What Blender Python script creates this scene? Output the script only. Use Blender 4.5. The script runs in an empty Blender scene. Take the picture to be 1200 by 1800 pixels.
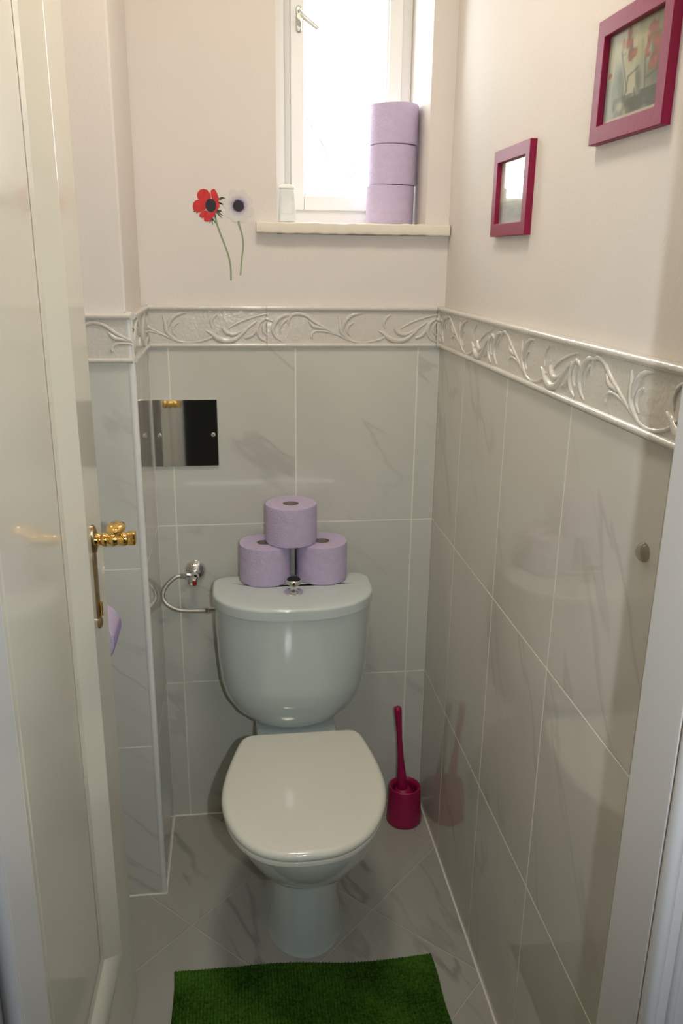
import bpy, bmesh, math, random
from mathutils import Vector, Matrix
random.seed(7)
PI = math.pi
SC = bpy.context.scene
COL = SC.collection

# ------------------------------------------------------------------ camera
CAM = Vector((-0.502, -1.9997, 1.5053)); YAW, PIT, ROL, FPX = 0.1313, 0.2998, 0.0130, 1448.27
fw = Vector((math.sin(YAW)*math.cos(PIT), math.cos(YAW)*math.cos(PIT), -math.sin(PIT)))
rt = Vector((math.cos(YAW), -math.sin(YAW), 0)); up = rt.cross(fw)
r2 = rt*math.cos(ROL)+up*math.sin(ROL); u2 = -rt*math.sin(ROL)+up*math.cos(ROL)
cd = bpy.data.cameras.new('camera'); co = bpy.data.objects.new('camera', cd); COL.objects.link(co)
cd.sensor_fit = 'VERTICAL'; cd.sensor_height = 36; cd.lens = FPX*36/1800; cd.clip_start = 0.02
M = Matrix((r2, u2, -fw)).transposed().to_4x4(); M.translation = CAM; co.matrix_world = M
SC.camera = co

# ------------------------------------------------------------------ world, lamps, exposure
w = bpy.data.worlds.new('overcast_sky'); SC.world = w; w.use_nodes = True
w.node_tree.nodes['Background'].inputs[0].default_value = (0.93, 0.97, 1.0, 1)
w.node_tree.nodes['Background'].inputs[1].default_value = 4.5

def area(name, loc, aim, sx, sy, power, col, portal=False):
    d = bpy.data.lights.new(name, 'AREA'); d.shape = 'RECTANGLE'; d.size = sx; d.size_y = sy
    d.energy = power; d.color = col
    if portal: d.cycles.is_portal = True
    o = bpy.data.objects.new(name, d); COL.objects.link(o); o.location = loc
    o.rotation_euler = (Vector(aim)-Vector(loc)).to_track_quat('-Z', 'Y').to_euler(); return o
area('window_daylight_portal', (-.21, .33, 1.9), (-.21, -1, 1.9), .36, .70, 1, (1, 1, 1), True)
area('ceiling_lamp_light', (-.40, -.75, 2.50), (-.40, -.75, 0), .22, .22, 2.7, (1.0, .89, .75))
area('hallway_daylight', (.62, -2.45, 1.75), (-.55, -1.2, 1.1), .9, 1.3, 4.5, (.78, .90, 1.0))
fl = bpy.data.lights.new('camera_flash', 'SPOT'); fl.energy = 10.5; fl.spot_size = math.radians(84); fl.spot_blend = .9; fl.color = (.90, .96, 1.0); fl.shadow_soft_size = .012
fo = bpy.data.objects.new('camera_flash', fl); COL.objects.link(fo); fo.location = CAM + r2*.115 + u2*.01 - fw*.02; fo.rotation_euler = co.matrix_world.to_euler()

vs = SC.view_settings
vs.view_transform = 'Standard'; vs.look = 'None'; vs.gamma = 1; vs.use_curve_mapping = False; vs.exposure = 1.42

# ------------------------------------------------------------------ materials
def srgb(r, g, b):
    f = lambda c: (c/255/12.92) if c/255 <= .04045 else ((c/255+.055)/1.055)**2.4
    return (f(r), f(g), f(b), 1)
def NT(name):
    m = bpy.data.materials.new(name); m.use_nodes = True; nt = m.node_tree
    return m, nt, nt.nodes['Principled BSDF']
def nd(nt, t, **k):
    n = nt.nodes.new(t)
    for a, b in k.items():
        if a.startswith('i_'): n.inputs[a[2:].replace('_', ' ')].default_value = b
        else: setattr(n, a, b)
    return n
def mat(name, col, rough=.5, metal=0., bump=0., bscale=200., var=.0, vscale=6., coat=0., spec=.5, stretch=None, sub=0.):
    m, nt, p = NT(name); L = nt.links
    p.inputs['Base Color'].default_value = col; p.inputs['Roughness'].default_value = rough
    p.inputs['Metallic'].default_value = metal; p.inputs['Coat Weight'].default_value = coat
    p.inputs['Specular IOR Level'].default_value = spec; p.inputs['Coat Roughness'].default_value = .03
    if sub: p.inputs['Subsurface Weight'].default_value = sub; p.inputs['Subsurface Radius'].default_value = (.01, .01, .01)
    tc = nd(nt, 'ShaderNodeTexCoord')
    if var:
        n = nd(nt, 'ShaderNodeTexNoise', i_Scale=vscale, i_Detail=4.0); L.new(tc.outputs['Object'], n.inputs['Vector'])
        r = nd(nt, 'ShaderNodeMapRange', i_From_Min=.3, i_From_Max=.7, i_To_Min=1-var, i_To_Max=1+var*.5)
        L.new(n.outputs['Fac'], r.inputs['Value'])
        x = nd(nt, 'ShaderNodeVectorMath', operation='SCALE'); x.inputs[0].default_value = col[:3]
        L.new(r.outputs[0], x.inputs['Scale']); L.new(x.outputs[0], p.inputs['Base Color'])
    if bump:
        n = nd(nt, 'ShaderNodeTexNoise', i_Scale=bscale, i_Detail=3.0)
        if stretch:
            mp = nd(nt, 'ShaderNodeMapping'); mp.inputs['Scale'].default_value = stretch
            L.new(tc.outputs['Object'], mp.inputs[0]); L.new(mp.outputs[0], n.inputs['Vector'])
        else: L.new(tc.outputs['Object'], n.inputs['Vector'])
        b = nd(nt, 'ShaderNodeBump', i_Strength=bump, i_Distance=.002); L.new(n.outputs['Fac'], b.inputs['Height'])
        L.new(b.outputs[0], p.inputs['Normal'])
    return m
def marble(name, base, vein, rough, streak, ang, wall=True, vscale=5.0, amt=.5, bstr=.10):
    """glazed tile with long soft diagonal veins; every tile gets its own cut of the pattern"""
    m, nt, p = NT(name); L = nt.links
    tc = nd(nt, 'ShaderNodeTexCoord'); g = nd(nt, 'ShaderNodeNewGeometry')
    sp = nd(nt, 'ShaderNodeSeparateXYZ'); L.new(tc.outputs['Object'], sp.inputs[0])
    def mth(op, x, y):
        n = nd(nt, 'ShaderNodeMath', operation=op)
        for i, v in enumerate((x, y)):
            if isinstance(v, (int, float)): n.inputs[i].default_value = v
            else: L.new(v, n.inputs[i])
        return n.outputs[0]
    if wall: h = mth('SUBTRACT', sp.outputs['X'], sp.outputs['Y']); v = sp.outputs['Z']
    else: h = sp.outputs['X']; v = sp.outputs['Y']
    rnd = mth('MULTIPLY', g.outputs['Random Per Island'], 37.0)
    ca, sa = math.cos(ang), math.sin(ang)
    along = mth('SUBTRACT', mth('MULTIPLY', h, ca), mth('MULTIPLY', v, sa)); across = mth('ADD', mth('MULTIPLY', h, sa), mth('MULTIPLY', v, ca))
    cb = nd(nt, 'ShaderNodeCombineXYZ'); L.new(mth('ADD', across, rnd), cb.inputs['X']); L.new(mth('MULTIPLY', along, .22), cb.inputs['Y']); L.new(rnd, cb.inputs['Z'])
    def veins(scale, width, dist):
        n = nd(nt, 'ShaderNodeTexNoise', i_Scale=scale, i_Detail=4.0, i_Roughness=.5, i_Distortion=dist)
        L.new(cb.outputs[0], n.inputs['Vector'])
        d = mth('ABSOLUTE', mth('SUBTRACT', n.outputs['Fac'], .5), 0)
        r = nd(nt, 'ShaderNodeMapRange', i_From_Min=0.0, i_From_Max=width, i_To_Min=1.0, i_To_Max=0.0); r.interpolation_type = 'SMOOTHSTEP'
        L.new(d, r.inputs['Value']); return r.outputs[0]
    n3 = nd(nt, 'ShaderNodeTexNoise', i_Scale=7.0, i_Detail=1.0); L.new(cb.outputs[0], n3.inputs['Vector'])
    r3 = nd(nt, 'ShaderNodeMapRange', i_From_Min=.44, i_From_Max=.6); L.new(n3.outputs['Fac'], r3.inputs['Value'])
    a3 = mth('ADD', mth('MULTIPLY', veins(vscale, .020, .25), r3.outputs[0]), mth('MULTIPLY', veins(vscale*.7, .09, .2), .22))
    a4 = mth('MULTIPLY', a3, amt)
    mx = nd(nt, 'ShaderNodeMix', data_type='RGBA'); mx.inputs['A'].default_value = base; mx.inputs['B'].default_value = vein
    mx.clamp_factor = True
    L.new(a4, mx.inputs['Factor']); L.new(mx.outputs['Result'], p.inputs['Base Color'])
    p.inputs['Roughness'].default_value = rough; p.inputs['IOR'].default_value = 1.58
    m2 = nd(nt, 'ShaderNodeMapping'); m2.inputs['Scale'].default_value = streak; L.new(tc.outputs['Object'], m2.inputs[0])
    n4 = nd(nt, 'ShaderNodeTexNoise', i_Scale=1.0, i_Detail=2.0); L.new(m2.outputs[0], n4.inputs['Vector'])
    b = nd(nt, 'ShaderNodeBump', i_Strength=bstr, i_Distance=.0006); L.new(n4.outputs['Fac'], b.inputs['Height']); L.new(b.outputs[0], p.inputs['Normal'])
    return m
MT = {}
MT['paint'] = mat('painted_plaster', srgb(224, 217, 210), .75, bump=.14, bscale=180, var=.02)
MT['ceil'] = mat('ceiling_paint', srgb(235, 230, 222), .8, bump=.1, bscale=150)
MT['tile'] = marble('glazed_wall_tile', srgb(210, 210, 199), srgb(150, 150, 142), .05, (330, 330, 4), .70, amt=.30, bstr=.09)
MT['tiler'] = marble('glazed_side_tile', srgb(208, 204, 194), srgb(150, 146, 138), .035, (60, 60, 3), 1.02, amt=.25, bstr=.05)
MT['floor'] = marble('glazed_floor_tile', srgb(174, 172, 163), srgb(118, 120, 112), .10, (50, 50, 50), 1.25, False, 5.0, amt=.5, bstr=.06)
MT['frieze'] = mat('frieze_glaze', srgb(212, 207, 196), .08, bump=.6, bscale=130, var=.02, coat=.5)
MT['grout'] = mat('grout', srgb(236, 232, 218), .8, bump=.4, bscale=600)
MT['groutd'] = mat('floor_grout', srgb(196, 190, 174), .85, bump=.4, bscale=600)
MT['ceram'] = mat('white_ceramic', srgb(206, 216, 212), .07, bump=.02, bscale=20, coat=.6)
MT['seat'] = mat('seat_plastic', srgb(218, 217, 205), .13, bump=.02, bscale=30, coat=.3)
MT['lilac'] = mat('lilac_tissue', srgb(202, 187, 214), .95, bump=1.0, bscale=260, var=.05, vscale=60, spec=.1)
MT['lilacd'] = mat('lilac_tissue_shaded', srgb(176, 156, 204), .95, bump=.6, bscale=420, spec=.1)  # darker copy of the tissue; the sheet's inner-side shade is in its colour
MT['card'] = mat('cardboard', srgb(150, 140, 128), .9, bump=.4, bscale=500, var=.08)
MT['chrome'] = mat('chrome', (.80, .81, .80, 1), .04, 1.0, bump=.02, bscale=12)
MT['chromeb'] = mat('brushed_steel', (.62, .60, .55, 1), .28, 1.0, bump=.5, bscale=900)
MT['alu'] = mat('aluminium', (.55, .55, .50, 1), .3, 1.0, bump=.1)
MT['brass'] = mat('polished_brass', (.86, .55, .17, 1), .09, 1.0, bump=.04, bscale=40)
MT['brassd'] = mat('aged_brass', (.42, .30, .16, 1), .3, 1.0, bump=.3, bscale=90, var=.3, vscale=50)
MT['door'] = mat('door_enamel', srgb(222, 217, 200), .17, bump=.05, bscale=25, coat=.3)
MT['frame'] = mat('frame_enamel', srgb(208, 205, 202), .3, bump=.05, bscale=40)
MT['win'] = mat('window_enamel', srgb(232, 230, 226), .3, bump=.04, bscale=60)
MT['sill'] = mat('sill_paint', srgb(228, 220, 202), .45, bump=.5, bscale=70)
MT['magenta'] = mat('magenta_plastic', srgb(158, 14, 74), .42, bump=.03, bscale=90)
MT['magframe'] = mat('magenta_lacquer', srgb(136, 16, 58), .42, bump=.1, bscale=200, spec=.3)
MT['white'] = mat('white_plastic', srgb(228, 228, 222), .3, bump=.02)
MT['dark'] = mat('black_rubber', srgb(28, 26, 28), .6, bump=.1)
MT['bristle'] = mat('white_bristle', srgb(200, 196, 190), .9, bump=.5)
MT['red'] = mat('red_enamel', srgb(150, 20, 20), .3, bump=.02)
MT['stemg'] = mat('sticker_stem', srgb(146, 162, 124), .6, var=.15, vscale=30, bump=.02)
MT['leafg'] = mat('sticker_leaf', srgb(58, 78, 52), .6, var=.2, vscale=200, bump=.02)
MT['fcent'] = mat('flower_centre', srgb(34, 32, 40), .6, var=.6, vscale=500, bump=.02)
MT['petalr'] = mat('red_petal', srgb(206, 34, 34), .55, var=.25, vscale=90, bump=.02)
MT['hallwall'] = mat('hall_paint', srgb(84, 80, 72), .8, bump=.1)
MT['hallfloor'] = mat('hall_floor', srgb(96, 70, 46), .5, var=.2, bump=.1)
MT['twig'] = mat('pale_twig', srgb(96, 92, 86), .9, bump=.4)
# mat (rug)
def rugmat():
    m, nt, p = NT('green_chenille'); L = nt.links; tc = nd(nt, 'ShaderNodeTexCoord')
    n = nd(nt, 'ShaderNodeTexNoise', i_Scale=9.0, i_Detail=3.0); L.new(tc.outputs['Object'], n.inputs['Vector'])
    n2 = nd(nt, 'ShaderNodeTexNoise', i_Scale=150.0, i_Detail=2.0); L.new(tc.outputs['Object'], n2.inputs['Vector'])
    a = nd(nt, 'ShaderNodeMix', data_type='FLOAT'); a.inputs['Factor'].default_value = .5; L.new(n.outputs['Fac'], a.inputs['A']); L.new(n2.outputs['Fac'], a.inputs['B'])
    r = nd(nt, 'ShaderNodeValToRGB'); L.new(a.outputs['Result'], r.inputs['Fac'])
    r.color_ramp.elements[0].position = .36; r.color_ramp.elements[0].color = srgb(36, 66, 16)
    r.color_ramp.elements[1].position = .64; r.color_ramp.elements[1].color = srgb(78, 120, 38)
    L.new(r.outputs[0], p.inputs['Base Color']); p.inputs['Roughness'].default_value = .95; p.inputs['Specular IOR Level'].default_value = .1
    return m
MT['rug'] = rugmat()
def whitepetal():
    m, nt, p = NT('white_petal'); L = nt.links; tc = nd(nt, 'ShaderNodeTexCoord')
    ln = nd(nt, 'ShaderNodeVectorMath', operation='LENGTH'); L.new(tc.outputs['Object'], ln.inputs[0])
    n = nd(nt, 'ShaderNodeTexNoise', i_Scale=220.0); L.new(tc.outputs['Object'], n.inputs['Vector'])
    s = nd(nt, 'ShaderNodeMath', operation='MULTIPLY_ADD'); s.inputs[1].default_value = .010; L.new(n.outputs['Fac'], s.inputs[0]); L.new(ln.outputs['Value'], s.inputs[2])
    r = nd(nt, 'ShaderNodeValToRGB'); 
    k = nd(nt, 'ShaderNodeMapRange', i_From_Min=.013, i_From_Max=.031); L.new(s.outputs[0], k.inputs['Value']); L.new(k.outputs[0], r.inputs['Fac'])
    r.color_ramp.elements[0].position = .15; r.color_ramp.elements[0].color = srgb(92, 62, 128)
    r.color_ramp.elements[1].position = .9; r.color_ramp.elements[1].color = srgb(214, 210, 204)
    e = r.color_ramp.elements.new(.45); e.color = srgb(186, 176, 192)
    L.new(r.outputs[0], p.inputs['Base Color']); p.inputs['Roughness'].default_value = .55; return m
MT['petalw'] = whitepetal()
def clear(name, tint, rough, fac_gloss=None, ior=1.45):
    m, nt, p = NT(name); L = nt.links; nt.nodes.remove(p); out = nt.nodes['Material Output']
    t = nd(nt, 'ShaderNodeBsdfTransparent'); t.inputs[0].default_value = tint
    g = nd(nt, 'ShaderNodeBsdfGlossy'); g.inputs['Roughness'].default_value = rough
    f = nd(nt, 'ShaderNodeFresnel', i_IOR=ior); gg = nd(nt, 'ShaderNodeNewGeometry')
    q = nd(nt, 'ShaderNodeMapRange', i_To_Min=ior, i_To_Max=1/ior); L.new(gg.outputs['Backfacing'], q.inputs['Value']); L.new(q.outputs[0], f.inputs['IOR']); x = nd(nt, 'ShaderNodeMixShader')
    L.new(f.outputs[0], x.inputs[0]); L.new(t.outputs[0], x.inputs[1]); L.new(g.outputs[0], x.inputs[2]); L.new(x.outputs[0], out.inputs[0]); return m
MT['glass'] = clear('window_glass', (.97, .99, .98, 1), .0)
MT['picglass'] = clear('picture_glass', (.96, .97, .96, 1), .03, ior=1.33)
def frosted(name, col, tr):
    m, nt, p = NT(name); p.inputs['Base Color'].default_value = col; p.inputs['Roughness'].default_value = .25
    p.inputs['Transmission Weight'].default_value = tr; p.inputs['IOR'].default_value = 1.3; return m
MT['frost'] = frosted('frosted_plastic', (.93, .96, .95, 1), .25)
MT['clearp'] = clear('clear_plastic', (.80, .78, .72, 1), .03, ior=1.5)
def vcol(name):
    m, nt, p = NT(name); a = nd(nt, 'ShaderNodeVertexColor'); a.layer_name = 'ink'
    nt.links.new(a.outputs['Color'], p.inputs['Base Color']); p.inputs['Roughness'].default_value = .6; return m
MT['ink'] = vcol('printed_paper')

# ------------------------------------------------------------------ geometry helpers (each returns (verts, faces))
def join(*gs):
    V, F = [], []
    for g in gs:
        o = len(V); V += g[0]; F += [[i+o for i in f] for f in g[1]]
    return V, F
def box(x0, x1, y0, y1, z0, z1, b=0., seg=2):
    bm = bmesh.new(); bmesh.ops.create_cube(bm, size=1)
    for v in bm.verts: v.co = Vector(((x0+x1)/2+v.co.x*(x1-x0), (y0+y1)/2+v.co.y*(y1-y0), (z0+z1)/2+v.co.z*(z1-z0)))
    if b: bmesh.ops.bevel(bm, geom=bm.edges[:], offset=b, segments=seg, profile=.5, affect='EDGES')
    bm.verts.index_update(); g = ([v.co.copy() for v in bm.verts], [[v.index for v in f.verts] for f in bm.faces]); bm.free(); return g
def lathe(prof, n=40, c=(0, 0, 0), axis='Z', close=False):
    V, F = [], []
    for r, h in prof:
        for i in range(n):
            a = 2*PI*i/n; p = (r*math.cos(a), r*math.sin(a), h)
            if axis == 'Y': p = (p[0], p[2], p[1])
            if axis == 'X': p = (p[2], p[0], p[1])
            V.append(Vector(p)+Vector(c))
    m = len(prof)
    for k in range(m if close else m-1):
        for i in range(n):
            j = (i+1) % n; k2 = (k+1) % m; F.append([k*n+i, k*n+j, k2*n+j, k2*n+i])
    if not close:
        if prof[0][0] > 1e-6: F.append(list(range(n))[::-1])
        if prof[-1][0] > 1e-6: F.append([(m-1)*n+i for i in range(n)])
    return V, F
def cr(pts, rad, n):
    """Catmull-Rom resample of points and radii"""
    P = [Vector(p) for p in pts]; m = len(P); out = []; ro = []
    for i in range(m-1):
        a, b, c, d = P[max(i-1, 0)], P[i], P[i+1], P[min(i+2, m-1)]
        for k in range(n):
            t = k/n; out.append(.5*((2*b)+(-a+c)*t+(2*a-5*b+4*c-d)*t*t+(-a+3*b-3*c+d)*t**3)); ro.append(rad[i]*(1-t)+rad[i+1]*t)
    out.append(P[-1]); ro.append(rad[-1]); return out, ro
def tube(pts, rad, n=10, sm=6, flat=None):
    if not hasattr(rad, '__len__'): rad = [rad]*len(pts)
    P, R = cr(pts, rad, sm); V, F = [], []; ref = None
    for i, p in enumerate(P):
        t = (P[min(i+1, len(P)-1)]-P[max(i-1, 0)]).normalized()
        if flat is not None: a = Vector(flat)
        else:
            if ref is None: ref = Vector((0, 0, 1)) if abs(t.z) < .9 else Vector((1, 0, 0))
            a = (ref-t*ref.dot(t)).normalized(); ref = a
        b = t.cross(a).normalized()
        for k in range(n):
            q = 2*PI*k/n; s = .8 if flat is not None else 1.
            V.append(p+b*(R[i]*math.cos(q))+a*(R[i]*s*math.sin(q)))
    for i in range(len(P)-1):
        for k in range(n): F.append([i*n+k, i*n+(k+1) % n, (i+1)*n+(k+1) % n, (i+1)*n+k])
    F.append(list(range(n))[::-1]); F.append([(len(P)-1)*n+k for k in range(n)]); return V, F
def loft(rings, cap0=True, cap1=True):
    n = len(rings[0]); V = [Vector(p) for r in rings for p in r]; F = []
    for k in range(len(rings)-1):
        for i in range(n): F.append([k*n+i, k*n+(i+1) % n, (k+1)*n+(i+1) % n, (k+1)*n+i])
    if cap0: F.append(list(range(n))[::-1])
    if cap1: F.append([(len(rings)-1)*n+i for i in range(n)])
    return V, F
def sph(c, rx, ry, rz, n=20, m=12):
    V, F = lathe([(math.sin(PI*k/m), -math.cos(PI*k/m)) for k in range(m+1)], n)
    return [Vector((c[0]+v.x*rx, c[1]+v.y*ry, c[2]+v.z*rz)) for v in V], F
def prism(poly, h, fn):
    """poly of 2d points, thickness h, fn(u,v,d)->xyz"""
    n = len(poly); V = [fn(u, v, 0) for u, v in poly]+[fn(u, v, h) for u, v in poly]
    F = [list(range(n)), [n+i for i in range(n)][::-1]]+[[i, (i+1) % n, n+(i+1) % n, n+i] for i in range(n)]; return V, F
def xf(g, m): return [m @ v for v in g[0]], g[1]

# ------------------------------------------------------------------ object helpers
def wloc(o):
    l = Vector((0, 0, 0))
    while o: l += o.location; o = o.parent
    return l
def obj(name, g, m, parent=None, smooth=True, angle=40, base=None, wn_=True):
    me = bpy.data.meshes.new(name); org = wloc(parent) if parent else Vector(base or (0, 0, 0))
    me.from_pydata([tuple(Vector(v)-org) for v in g[0]], [], g[1]); me.materials.append(MT[m]); me.validate()
    bm = bmesh.new(); bm.from_mesh(me); bmesh.ops.recalc_face_normals(bm, faces=bm.faces); bm.to_mesh(me); bm.free()
    if smooth:
        for p in me.polygons: p.use_smooth = True
        try: me.set_sharp_from_angle(angle=math.radians(angle))
        except Exception: pass
    o = bpy.data.objects.new(name, me); COL.objects.link(o)
    if smooth and wn_:
        md = o.modifiers.new('weighted_normals', 'WEIGHTED_NORMAL'); md.keep_sharp = True; md.weight = 90
    if parent: o.parent = parent
    else: o.location = org
    return o
def tag(o, label, cat, group=None):
    o['label'] = label; o['category'] = cat
    if group: o['group'] = group
    return o
def thing(name, loc, label, cat, group=None):
    o = bpy.data.objects.new(name, None); COL.objects.link(o); o.location = loc; o.empty_display_size = .05
    return tag(o, label, cat, group)
def struct(o, label=None):
    o['kind'] = 'structure'
    if label: o['label'] = label
    return o
def dup(root, loc, label, scale=1., rotz=0.):
    r = root.copy(); COL.objects.link(r); r.location = loc; r['label'] = label; r.scale = (scale,)*3; r.rotation_euler = (0, 0, rotz)
    for ch in list(root.children):
        c = ch.copy(); COL.objects.link(c); c.parent = r
        for g in ch.children: d = g.copy(); COL.objects.link(d); d.parent = c
    return r

# ------------------------------------------------------------------ room constants (metres)
ZF, ZT = 1.2973, 1.3948          # frieze bottom / top
ROW = [0, .4181, .8577, ZF]      # tile courses
XP, YP = -.7006, -.2954          # pier corner
XL = -.87                        # left wall tile face
YD, YH = -1.29, -1.365           # doorway partition (room side, hall side)
CE = 2.60
JL, JR = -.713, -.095            # jamb faces
TH = .010

# ------------------------------------------------------------------ shell
WX0, WX1, WZ0, WZ1 = -.395, -.0457, 1.555, 2.28
back = join(box(-.87, WX0, TH, .30, 0, CE), box(WX1, .20, TH, .30, 0, CE),
            box(WX0, WX1, TH, .30, 0, WZ0), box(WX0, WX1, TH, .30, WZ1, CE))
wb = struct(obj('wall_back', back, 'paint', smooth=False))
wr = struct(obj('wall_right', box(TH, .16, YH, TH, 0, CE), 'paint', smooth=False))
wp = struct(obj('wall_pier', box(XL-.12, XP-TH, YP+TH, TH, 0, CE, .004), 'paint', smooth=False))
wl = struct(obj('wall_left', box(XL-TH-.12, XL-TH, YH, YP+TH, 0, CE), 'paint', smooth=False))
wf = struct(obj('wall_front', join(box(XL-.9, JL-.02, YH, YD, 0, CE), box(JR+.02, TH, YH, YD, 0, CE), box(TH, .9, YH, YD, 0, CE),
                                 box(JL-.02, JR+.02, YH, YD, 2.07, CE)), 'paint', smooth=False))
struct(obj('ceiling', box(-1.8, .95, -3.6, .30, CE, CE+.1), 'ceil', smooth=False))
struct(obj('wall_hall_left', box(-1.8, -1.7, -3.6, YH, 0, CE), 'hallwall', smooth=False))
struct(obj('wall_hall_right', box(.85, .95, -3.6, YH, 0, CE), 'hallwall', smooth=False))
struct(obj('wall_hall_far', box(-1.8, .95, -3.7, -3.6, 0, CE), 'hallwall', smooth=False))
struct(obj('floor_hall', box(-1.8, .95, -3.6, YD-.02, -.08, -.004), 'hallfloor', smooth=False))

# ---- tile cladding: real bevelled tiles on a grout bed
GAP = .0016
def clad(spans, rows, fn):
    gs = []
    for a, b in spans:
        for c, d in zip(rows[:-1], rows[1:]):
            if b-a < .004: continue
            bx = box(a+GAP, b-GAP, 0, TH-.001, c+GAP, d-GAP, .0007, 2)
            gs.append(([fn(v) for v in bx[0]], bx[1]))
    return join(*gs)
def spans(lo, hi, joint, w=.30):
    s = [lo]; j = joint
    while j > lo: j -= w
    while j < hi:
        if j > lo+.003: s.append(j)
        j += w
    s.append(hi); return list(zip(s[:-1], s[1:]))
fb = lambda v: Vector((v.x, v.y, v.z))                                   # back: local y 0 = face
fr_ = lambda v: Vector((v.y, v.x, v.z))                                  # right wall, face x=0
fs = lambda v: Vector((XP-v.y, v.x, v.z))                                # pier side, face x=XP
ff = lambda v: Vector((v.x, YP+v.y, v.z))                                # pier front
fl_ = lambda v: Vector((XL-v.y, v.x, v.z))                               # left wall
def grout(fn, lo, hi):
    b = box(lo, hi, .0005, TH, 0, ZF); return [fn(v) for v in b[0]], b[1]
for par, fn, lo, hi, jt in ((wb, fb, XP, 0, -.0543), (wr, fr_, YD, 0, -.2244), (wp, fs, YP, 0, -.02), (wp, ff, XL, XP, -.71-.3), (wl, fl_, YD, YP, -.42)):
    obj('tile_cladding', clad(spans(lo, hi, jt), ROW, fn), 'tiler' if par in (wr, wl) or fn is fs else 'tile', par, angle=50)
    obj('grout', grout(fn, lo, hi), 'grout', par, smooth=False)

# ---- relief frieze: 0.42 m tiles with acanthus scrolls, half-round beads above and below
FW_ = .4111
STROKES = [
 ([(190, 85), (140, 88), (95, 118), (70, 165), (85, 210), (130, 242)], [5, 11, 12, 11, 8, 3]),
 ([(185, 100), (150, 118), (120, 150), (118, 190)], [3, 8, 8, 3]),
 ([(20, 105), (45, 112), (70, 125)], [8, 9, 3]),
 ([(170, 150), (175, 110), (200, 82), (240, 76), (290, 90), (340, 125), (400, 155), (450, 180), (520, 212), (590, 240), (660, 250), (740, 240), (800, 220), (840, 190)], [4, 7, 10, 10, 9, 8, 7, 6, 6, 6, 6, 6, 7, 4]),
 ([(305, 122), (335, 150), (375, 160), (420, 168)], [4, 11, 9, 4]),
 ([(322, 218), (325, 196), (350, 180), (400, 180), (450, 190), (520, 212)], [8, 8, 7, 6, 5, 4]),
 ([(500, 85), (512, 130), (518, 180), (545, 212), (590, 240)], [4, 9, 11, 9, 4]),
 ([(655, 74), (605, 80), (562, 102), (535, 140), (530, 175)], [3, 9, 12, 11, 5]),
 ([(602, 128), (568, 150), (560, 185), (585, 212)], [4, 8, 7, 3]),
 ([(768, 178), (800, 192), (840, 222), (890, 238), (940, 234), (990, 205), (1040, 162), (1100, 120)], [4, 10, 15, 16, 14, 10, 7, 4]),
 ([(850, 80), (820, 98), (803, 130), (812, 168)], [4, 8, 8, 3]),
 ([(878, 160), (900, 188), (945, 200), (990, 185), (1030, 160)], [9, 12, 11, 7, 3]),
 ([(915, 165), (960, 140), (1020, 115), (1090, 94), (1160, 78)], [4, 6, 6, 6, 5]),
 ([(1105, 118), (1092, 165), (1065, 205), (1018, 222)], [4, 9, 10, 7]),
 ([(1150, 108), (1112, 135), (1100, 180), (1118, 220), (1160, 244)], [5, 10, 10, 9, 4]),
 ([(1162, 122), (1140, 150), (1142, 188), (1162, 205)], [4, 8, 8, 4])]
KX, KZ = FW_/1130, (ZT-ZF)/250
def frieze_mesh(lo, hi, origin, fn):
    """pattern runs along +u (left to right as seen from the room), u in metres"""
    gs = []
    t = origin
    while t > lo: t -= FW_
    cuts = []
    while t < hi:
        for pts, rad in STROKES:
            P = [Vector((t+(x-30)*KX, -.0022, ZF+(280-y)*KZ)) for x, y in pts]
            if P and max(p.x for p in P) > lo and min(p.x for p in P) < hi:
                gs.append(tube(P, [r*KX*1.22 for r in rad], 10, 5, flat=(0, 1, 0)))
        a, b = max(t, lo), min(t+FW_, hi)
        if b-a > .003:
            gs.append(box(a+.0006, b-.0006, -.002, TH, ZF+.001, ZT-.001, .0009))
            for zc, rr in ((ZT-.006, .0062), (ZF+.0055, .0052)):
                gs.append(tube([(a+.0006, -.003, zc), ((a+b)/2, -.003, zc), (b-.0006, -.003, zc)], rr, 14, 2))
        t += FW_
    g = join(*gs); bm = bmesh.new(); vs_ = [bm.verts.new(v) for v in g[0]]
    for f in g[1]: bm.faces.new([vs_[i] for i in f])
    for pc, no in (((lo, 0, 0), (-1, 0, 0)), ((hi, 0, 0), (1, 0, 0))):
        bmesh.ops.bisect_plane(bm, geom=bm.verts[:]+bm.edges[:]+bm.faces[:], plane_co=pc, plane_no=no, clear_outer=True)
    bm.verts.index_update(); out = ([fn(v.co) for v in bm.verts], [[v.index for v in f.verts] for f in bm.faces]); bm.free(); return out
obj('relief_frieze', frieze_mesh(XP, 0, -.0113-FW_+.0, fb), 'frieze', wb, angle=60)
obj('relief_frieze', frieze_mesh(0, -YD, .012, lambda v: Vector((v.y, -v.x, v.z))), 'frieze', wr, angle=60)
obj('relief_frieze', frieze_mesh(YP, 0, -.30, lambda v: Vector((XP-v.y, v.x, v.z))), 'frieze', wp, angle=60)
obj('relief_frieze', frieze_mesh(XL, XP, XP-.146, ff), 'frieze', wp, angle=60)
obj('relief_frieze', frieze_mesh(YD, YP, YP-.2, lambda v: Vector((XL-v.y, v.x, v.z))), 'frieze', wl, angle=60)
struct(obj('trim_1', tube([(XP-.0055, YP+.0055, 0.001), (XP-.0055, YP+.0055, .7), (XP-.0055, YP+.0055, ZT+.003)], .0082, 16, 2), 'white'), 'white rounded plastic tile trim on the outer corner of the pier')

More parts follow.
